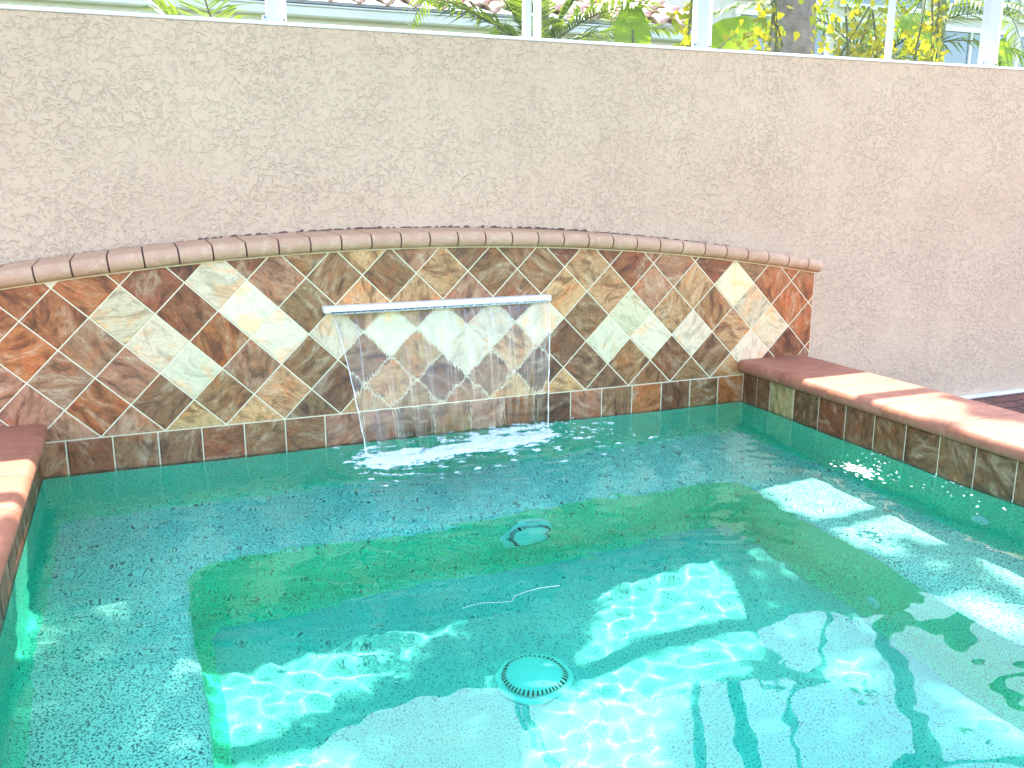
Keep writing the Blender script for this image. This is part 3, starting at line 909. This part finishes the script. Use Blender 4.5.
def palm(loc, label, nf, length, ztop, spread, droop=1.0, lead=None, wl=.34):
    root = empty('palm', (loc[0], loc[1], ZD - .2)); tag(root, label, 'palm', 'palms beyond the wall')
    out, rach = [], []
    for i in range(nf):
        a = 2 * math.pi * i / nf + random.uniform(-.3, .3); el = random.uniform(.45, 1.25)
        frond((loc[0], loc[1], ztop), (math.cos(a) * spread, math.sin(a) * spread, math.tan(el) * spread * .8), length * random.uniform(.85, 1.1), 38, droop, wl, out, rach)
    leaf_mesh('frond', out, M['palm'], root)
    b = MB()
    b.tube([(loc[0], loc[1], ZD - .25), (loc[0], loc[1], ztop)], [.10, .055], 10)
    for pts in rach: b.tube(pts[::2], [.008 - .0009 * i for i in range(len(pts[::2]))], 5)
    b.build('trunk', M['stem'], root, True)
palm((.52, 5.2), 'feathery palm at the left with its green fronds just over the wall', 11, 1.1, 1.45, 1, 1.0)
palm((2.35, 5.3), 'spiky palm in front of the pale fascia, left of the thin post', 9, 1.0, 1.75, .8, .8)
palm((2.95, 6.6), 'palm with drooping fronds just right of the thin post', 9, 1.5, 2.7, .8, 1.3)
palm((5.6, 6.0), 'large palm right of the grey tree trunk', 14, 1.6, 1.9, .9, .9)
palm((6.9, 6.6), 'dark palm crossing the window behind the yellow vine', 12, 1.7, 2.6, .9, 1.1)

def banana(loc, leaves, label):
    root = empty('banana_plant', (loc[0], loc[1], ZD - .2)); tag(root, label, 'plant', 'broad-leaved plants beyond the wall')
    vs, fs, tint = [], [], []; stalk = MB()
    for (bx, by, bz, dx, dy, dz, L, W, face) in leaves:
        b0 = Vector((bx, by, bz)); d = Vector((dx, dy, dz)).normalized(); f = Vector(face).normalized()
        w = d.cross(f).normalized(); n = 16; i0 = len(vs); c = random.random()
        for i in range(n + 1):
            t = i / n; hw = W * (math.sin(math.pi * min(1, .04 + t * .96) ** .8) ** .6) * .5
            p = b0 + d * (L * t) - Vector((0, 0, 1)) * (.18 * L * t * t)
            for s in (-1, -.5, 0, .5, 1):
                q = p + w * (s * hw) + f * (-.22 * abs(s) * hw) + f * (.012 * math.sin(i * 1.7 + s * 3))
                vs.append(q)
        for i in range(n):
            for k in range(4):
                a = i0 + i * 5 + k; fs.append((a, a + 1, a + 6, a + 5)); tint.append(min(1, max(0, c + .25 * ((i % 3) - 1) * .4)))
        stalk.tube([(loc[0], loc[1], ZD - .2), (loc[0] + (bx - loc[0]) * .4, loc[1] + (by - loc[1]) * .4, bz * .6), (bx, by, bz), tuple(b0 + d * L * .5 + f * .004 - Vector((0, 0, 1)) * (.18 * L * .25))], [.035, .025, .012, .005], 7)
    o = link_mesh('leaf_blade', vs, fs, M['banana'], root, True)
    a = o.data.attributes.new('leaf_tint', 'FLOAT', 'FACE'); a.data.foreach_set('value', tint)
    stalk.build('stalk', M['stem'], root, True)
fc = (-.4, -.9, .15)
banana((2.72, 4.6), [(2.62, 4.6, 1.62, -.05, .05, 1, .46, .20, fc), (2.74, 4.6, 1.55, .5, -.1, .75, .34, .16, (-.3, -.9, .4))], 'broad green leaf standing behind the screen, left of the double post')
banana((3.15, 4.75), [(3.04, 4.6, 1.66, .6, .0, .55, .55, .26, fc), (3.10, 4.8, 1.4, -.3, .2, .9, .4, .18, fc)], 'one large bright yellow-green leaf between the double post and the grey trunk')
banana((4.92, 4.7), [(4.95, 4.7, 1.95, -.5, .0, .15, .42, .20, (-.3, -.8, .5)), (4.95, 4.7, 1.6, -.25, 0, .8, .45, .16, fc)], 'pointed yellow-green leaf just left of the widest post')
banana((5.5, 4.7), [(5.42, 4.65, 1.6, .05, 0, 1, .42, .20, fc), (5.40, 4.65, 1.55, .7, -.05, .45, .55, .26, (-.3, -.8, .5)), (5.3, 4.6, 1.45, .3, -.1, .6, .4, .26, fc)], 'cluster of broad shiny leaves right of the widest post')

def vine(cx, cy, hx, z0, z1, n, label, r=.017):
    root = empty('vine', (cx, cy, ZD - .2)); tag(root, label, 'vine', 'yellow-leaved vines climbing the screen')
    quads = []; b = MB()
    for s in range(4):
        x = cx + rng.uniform(-hx, hx) * .6; pts = []
        for i in range(8): pts.append((x + rng.normal(0, .03) + hx * .5 * math.sin(i + s), cy + rng.normal(0, .03), ZD - .2 + (z1 - ZD + .2) * i / 7))
        b.tube(pts, .007, 5)
    b.build('stem', M['stem'], root, True)
    cl = [(cx + rng.uniform(-hx, hx), cy + rng.uniform(-.12, .12), rng.uniform(z0, z1)) for _ in range(max(4, n // 7))]
    for i in range(n):
        c = cl[i % len(cl)]; P = Vector(c) + Vector(rng.normal(0, 1, 3)) * .045
        u = Vector((rng.normal(0, .8), rng.normal(0, .4), rng.normal(-.3, .6))).normalized(); f = Vector((rng.normal(0, .5), -1, rng.normal(.4, .5))); w = u.cross(f).normalized()
        L = r * rng.uniform(.8, 1.7)
        quads.append([P - u * L, P - u * L * .5 + w * L * .75, P + w * L * .55 + u * L * .1, P + u * L * 1.3, P - w * L * .55 + u * L * .1, P - u * L * .5 - w * L * .75])
    leaf_mesh('foliage', quads, M['vine'], root)
vine(2.70, 4.15, .06, 1.60, 2.05, 110, 'narrow yellow vine hugging the left side of the double post')
vine(3.25, 4.3, .08, 1.6, 2.1, 130, 'yellow vine hanging beside the large leaf, left of the grey trunk')
vine(3.95, 4.4, .26, 1.5, 2.0, 420, 'wide yellow vine spreading right of the grey trunk')
vine(4.28, 4.2, .10, 1.6, 2.1, 170, 'yellow vine with dark stems against the left of the widest post')

# ------------------------------------------------------------------ neighbour house
hs = empty('neighbour_house', (2.6, 9.6, ZD - .2))
tag(hs, 'pale house with a pink barrel tile roof beyond the wall', 'house')
EY = 8.95; EZ = 2.62
b = MB(); b.box(-3.5, 5.6, 9.5, 14, ZD - .25, EZ + .1); b.build('wall', M['housewall'], hs)
b = MB(); b.box(-4.0, 6.0, EY + .03, EY + .06, EZ - .19, EZ - .03, .004); fa = b.build('fascia', M['gutter'], hs)
b = MB(); b.box(-4.0, 6.0, EY - .09, EY + .028, EZ - .15, EZ - .055, .015); b.box(-4.0, 6.0, EY - .10, EY - .075, EZ - .06, EZ - .045, .002); b.build('gutter', M['gutter'], fa)
b = MB(); b.box(-4.0, 6.0, EY + .062, 9.5, EZ - .19, EZ - .17); b.build('soffit', M['gutter'], hs)
b = MB(); b.box(3.92, 4.0, EY - .06, EY - .0, ZD - .2, EZ - .15, .006); b.build('downpipe', M['gutter'], hs)
def roof():
    vs, fs = [], []; pitch = .27; nx = int(10 / pitch) * 8; rows = 9; step = .36; sl = R(20)
    for r_ in range(rows):
        for e in (0, 1):
            i0 = len(vs)
            d = r_ * step + e * (step + .04); lift = .035 * (1 - e)
            for i in range(nx + 1):
                x = -4.0 + 10 * i / nx; ph = (x / pitch) % 1
                h = .055 * math.sqrt(max(0, 1 - (2 * ph / .62 - 1) ** 2)) if ph < .62 else -.018 * math.sin((ph - .62) / .38 * math.pi)
                vs.append((x, EY - .10 + d * math.cos(sl), EZ - .01 + d * math.sin(sl) + h + lift))
        a = len(vs) - 2 * (nx + 1)
        for i in range(nx): fs.append((a + i, a + i + 1, a + nx + 2 + i, a + nx + 1 + i))
    o = link_mesh('roof', vs, fs, M['roof'], hs, True)
    md = o.modifiers.new('thickness', 'SOLIDIFY'); md.thickness = .018
    b = MB(); b.box(-4.0, 6.0, EY - .06, EY + .10, EZ - .028, EZ + .0, 0); b.build('eave_closure', M['shade'], hs)
roof()
def window(x0, x1, z0, z1, y, par, panes=1, frame=M['white']):
    b = MB(); w = .06
    b.box(x0, x1, y - .05, y - .002, z0, z0 + w, .004); b.box(x0, x1, y - .05, y - .002, z1 - w, z1, .004)
    b.box(x0, x0 + w, y - .05, y - .002, z0 + w + .001, z1 - w - .001, .004); b.box(x1 - w, x1, y - .05, y - .002, z0 + w + .001, z1 - w - .001, .004)
    for i in range(1, panes):
        xx = x0 + (x1 - x0) * i / panes; b.box(xx - .02, xx + .02, y - .045, y - .003, z0 + w + .001, z1 - w - .001, .003)
    f = b.build('window', frame, par)
    b = MB(); b.box(x0 + w, x1 - w, y - .02, y - .012, z0 + w, z1 - w); b.build('pane', M['win'], f)
window(-.6, .6, .8, 2.1, 9.5, hs, 2); window(2.2, 3.4, .8, 2.1, 9.5, hs, 2)

# second building with a screened porch, seen through the right-hand panels
pc = empty('screened_porch', (9.5, 9.2, ZD - .2))
tag(pc, 'white-framed glazed porch behind the plants at the right', 'porch')
b = MB(); b.box(6.6, 17, 9.6, 13, ZD - .25, 5.2); b.build('wall', M['housewall'], pc)
for (a, c) in ((6.8, 8.2), (8.35, 9.75), (9.9, 11.3), (11.45, 12.85), (13.0, 14.6)):
    window(a, c, .5, 2.98, 9.6, pc, 2); window(a, c, 3.1, 4.8, 9.6, pc, 1)

# ------------------------------------------------------------------ light, sky, camera
sun_dir = Vector((TX, TY, 1)).normalized()
ld = bpy.data.lights.new('sun', 'SUN'); ld.energy = 2.3; ld.angle = R(.53); ld.color = (1, .95, .86)
lo = bpy.data.objects.new('sun', ld); COL.objects.link(lo); lo.rotation_euler = sun_dir.to_track_quat('Z', 'Y').to_euler(); lo.location = (3, 6, 12)
W = bpy.data.worlds.new('World'); S.world = W; W.use_nodes = True
nt = W.node_tree; nt.nodes.clear()
sk = nt.nodes.new('ShaderNodeTexSky'); sk.sky_type = 'NISHITA'; sk.sun_disc = False
sk.sun_elevation = math.asin(sun_dir.z); sk.sun_rotation = math.atan2(sun_dir.x, sun_dir.y)
sk.air_density = 1.0; sk.dust_density = 1.5; sk.ozone_density = 1.0
bg = nt.nodes.new('ShaderNodeBackground'); bg.inputs['Strength'].default_value = .15
wo = nt.nodes.new('ShaderNodeOutputWorld'); nt.links.new(sk.outputs[0], bg.inputs[0]); nt.links.new(bg.outputs[0], wo.inputs[0])

cam = bpy.data.cameras.new('camera'); co = bpy.data.objects.new('camera', cam); COL.objects.link(co); S.camera = co
cam.sensor_width = 36; cam.lens = 905 / 1024 * 36; cam.clip_start = .02; cam.clip_end = 600
f = Vector((.370676, .901347, -.223994)); r_ = Vector((.924847, -.38034, 0)).normalized(); u_ = r_.cross(f).normalized()
co.matrix_world = Matrix(((r_.x, u_.x, -f.x, 0), (r_.y, u_.y, -f.y, 0), (r_.z, u_.z, -f.z, 1.05), (0, 0, 0, 1)))

# caustics: the water bends the sun onto the plaster
ld.cycles.is_caustics_light = True
water.cycles.is_caustics_caster = True
for o in bpy.data.objects:
    if o.type == 'MESH' and o.name.split('.')[0] in ('bench_seat', 'bench_riser', 'spa_floor', 'spa_wall', 'rim', 'dome', 'flange', 'waterline_tiles'):
        o.cycles.is_caustics_receiver = True
S.render.engine = 'CYCLES'
cy = S.cycles
cy.caustics_refractive = True; cy.caustics_reflective = False
cy.max_bounces = 10; cy.diffuse_bounces = 4; cy.glossy_bounces = 4; cy.transmission_bounces = 8; cy.transparent_max_bounces = 16
cy.sample_clamp_indirect = 4.0; cy.blur_glossy = .3
cy.use_denoising = True
vs_ = S.view_settings
vs_.view_transform = 'Standard'; vs_.look = 'None'; vs_.gamma = 1; vs_.exposure = 2.85
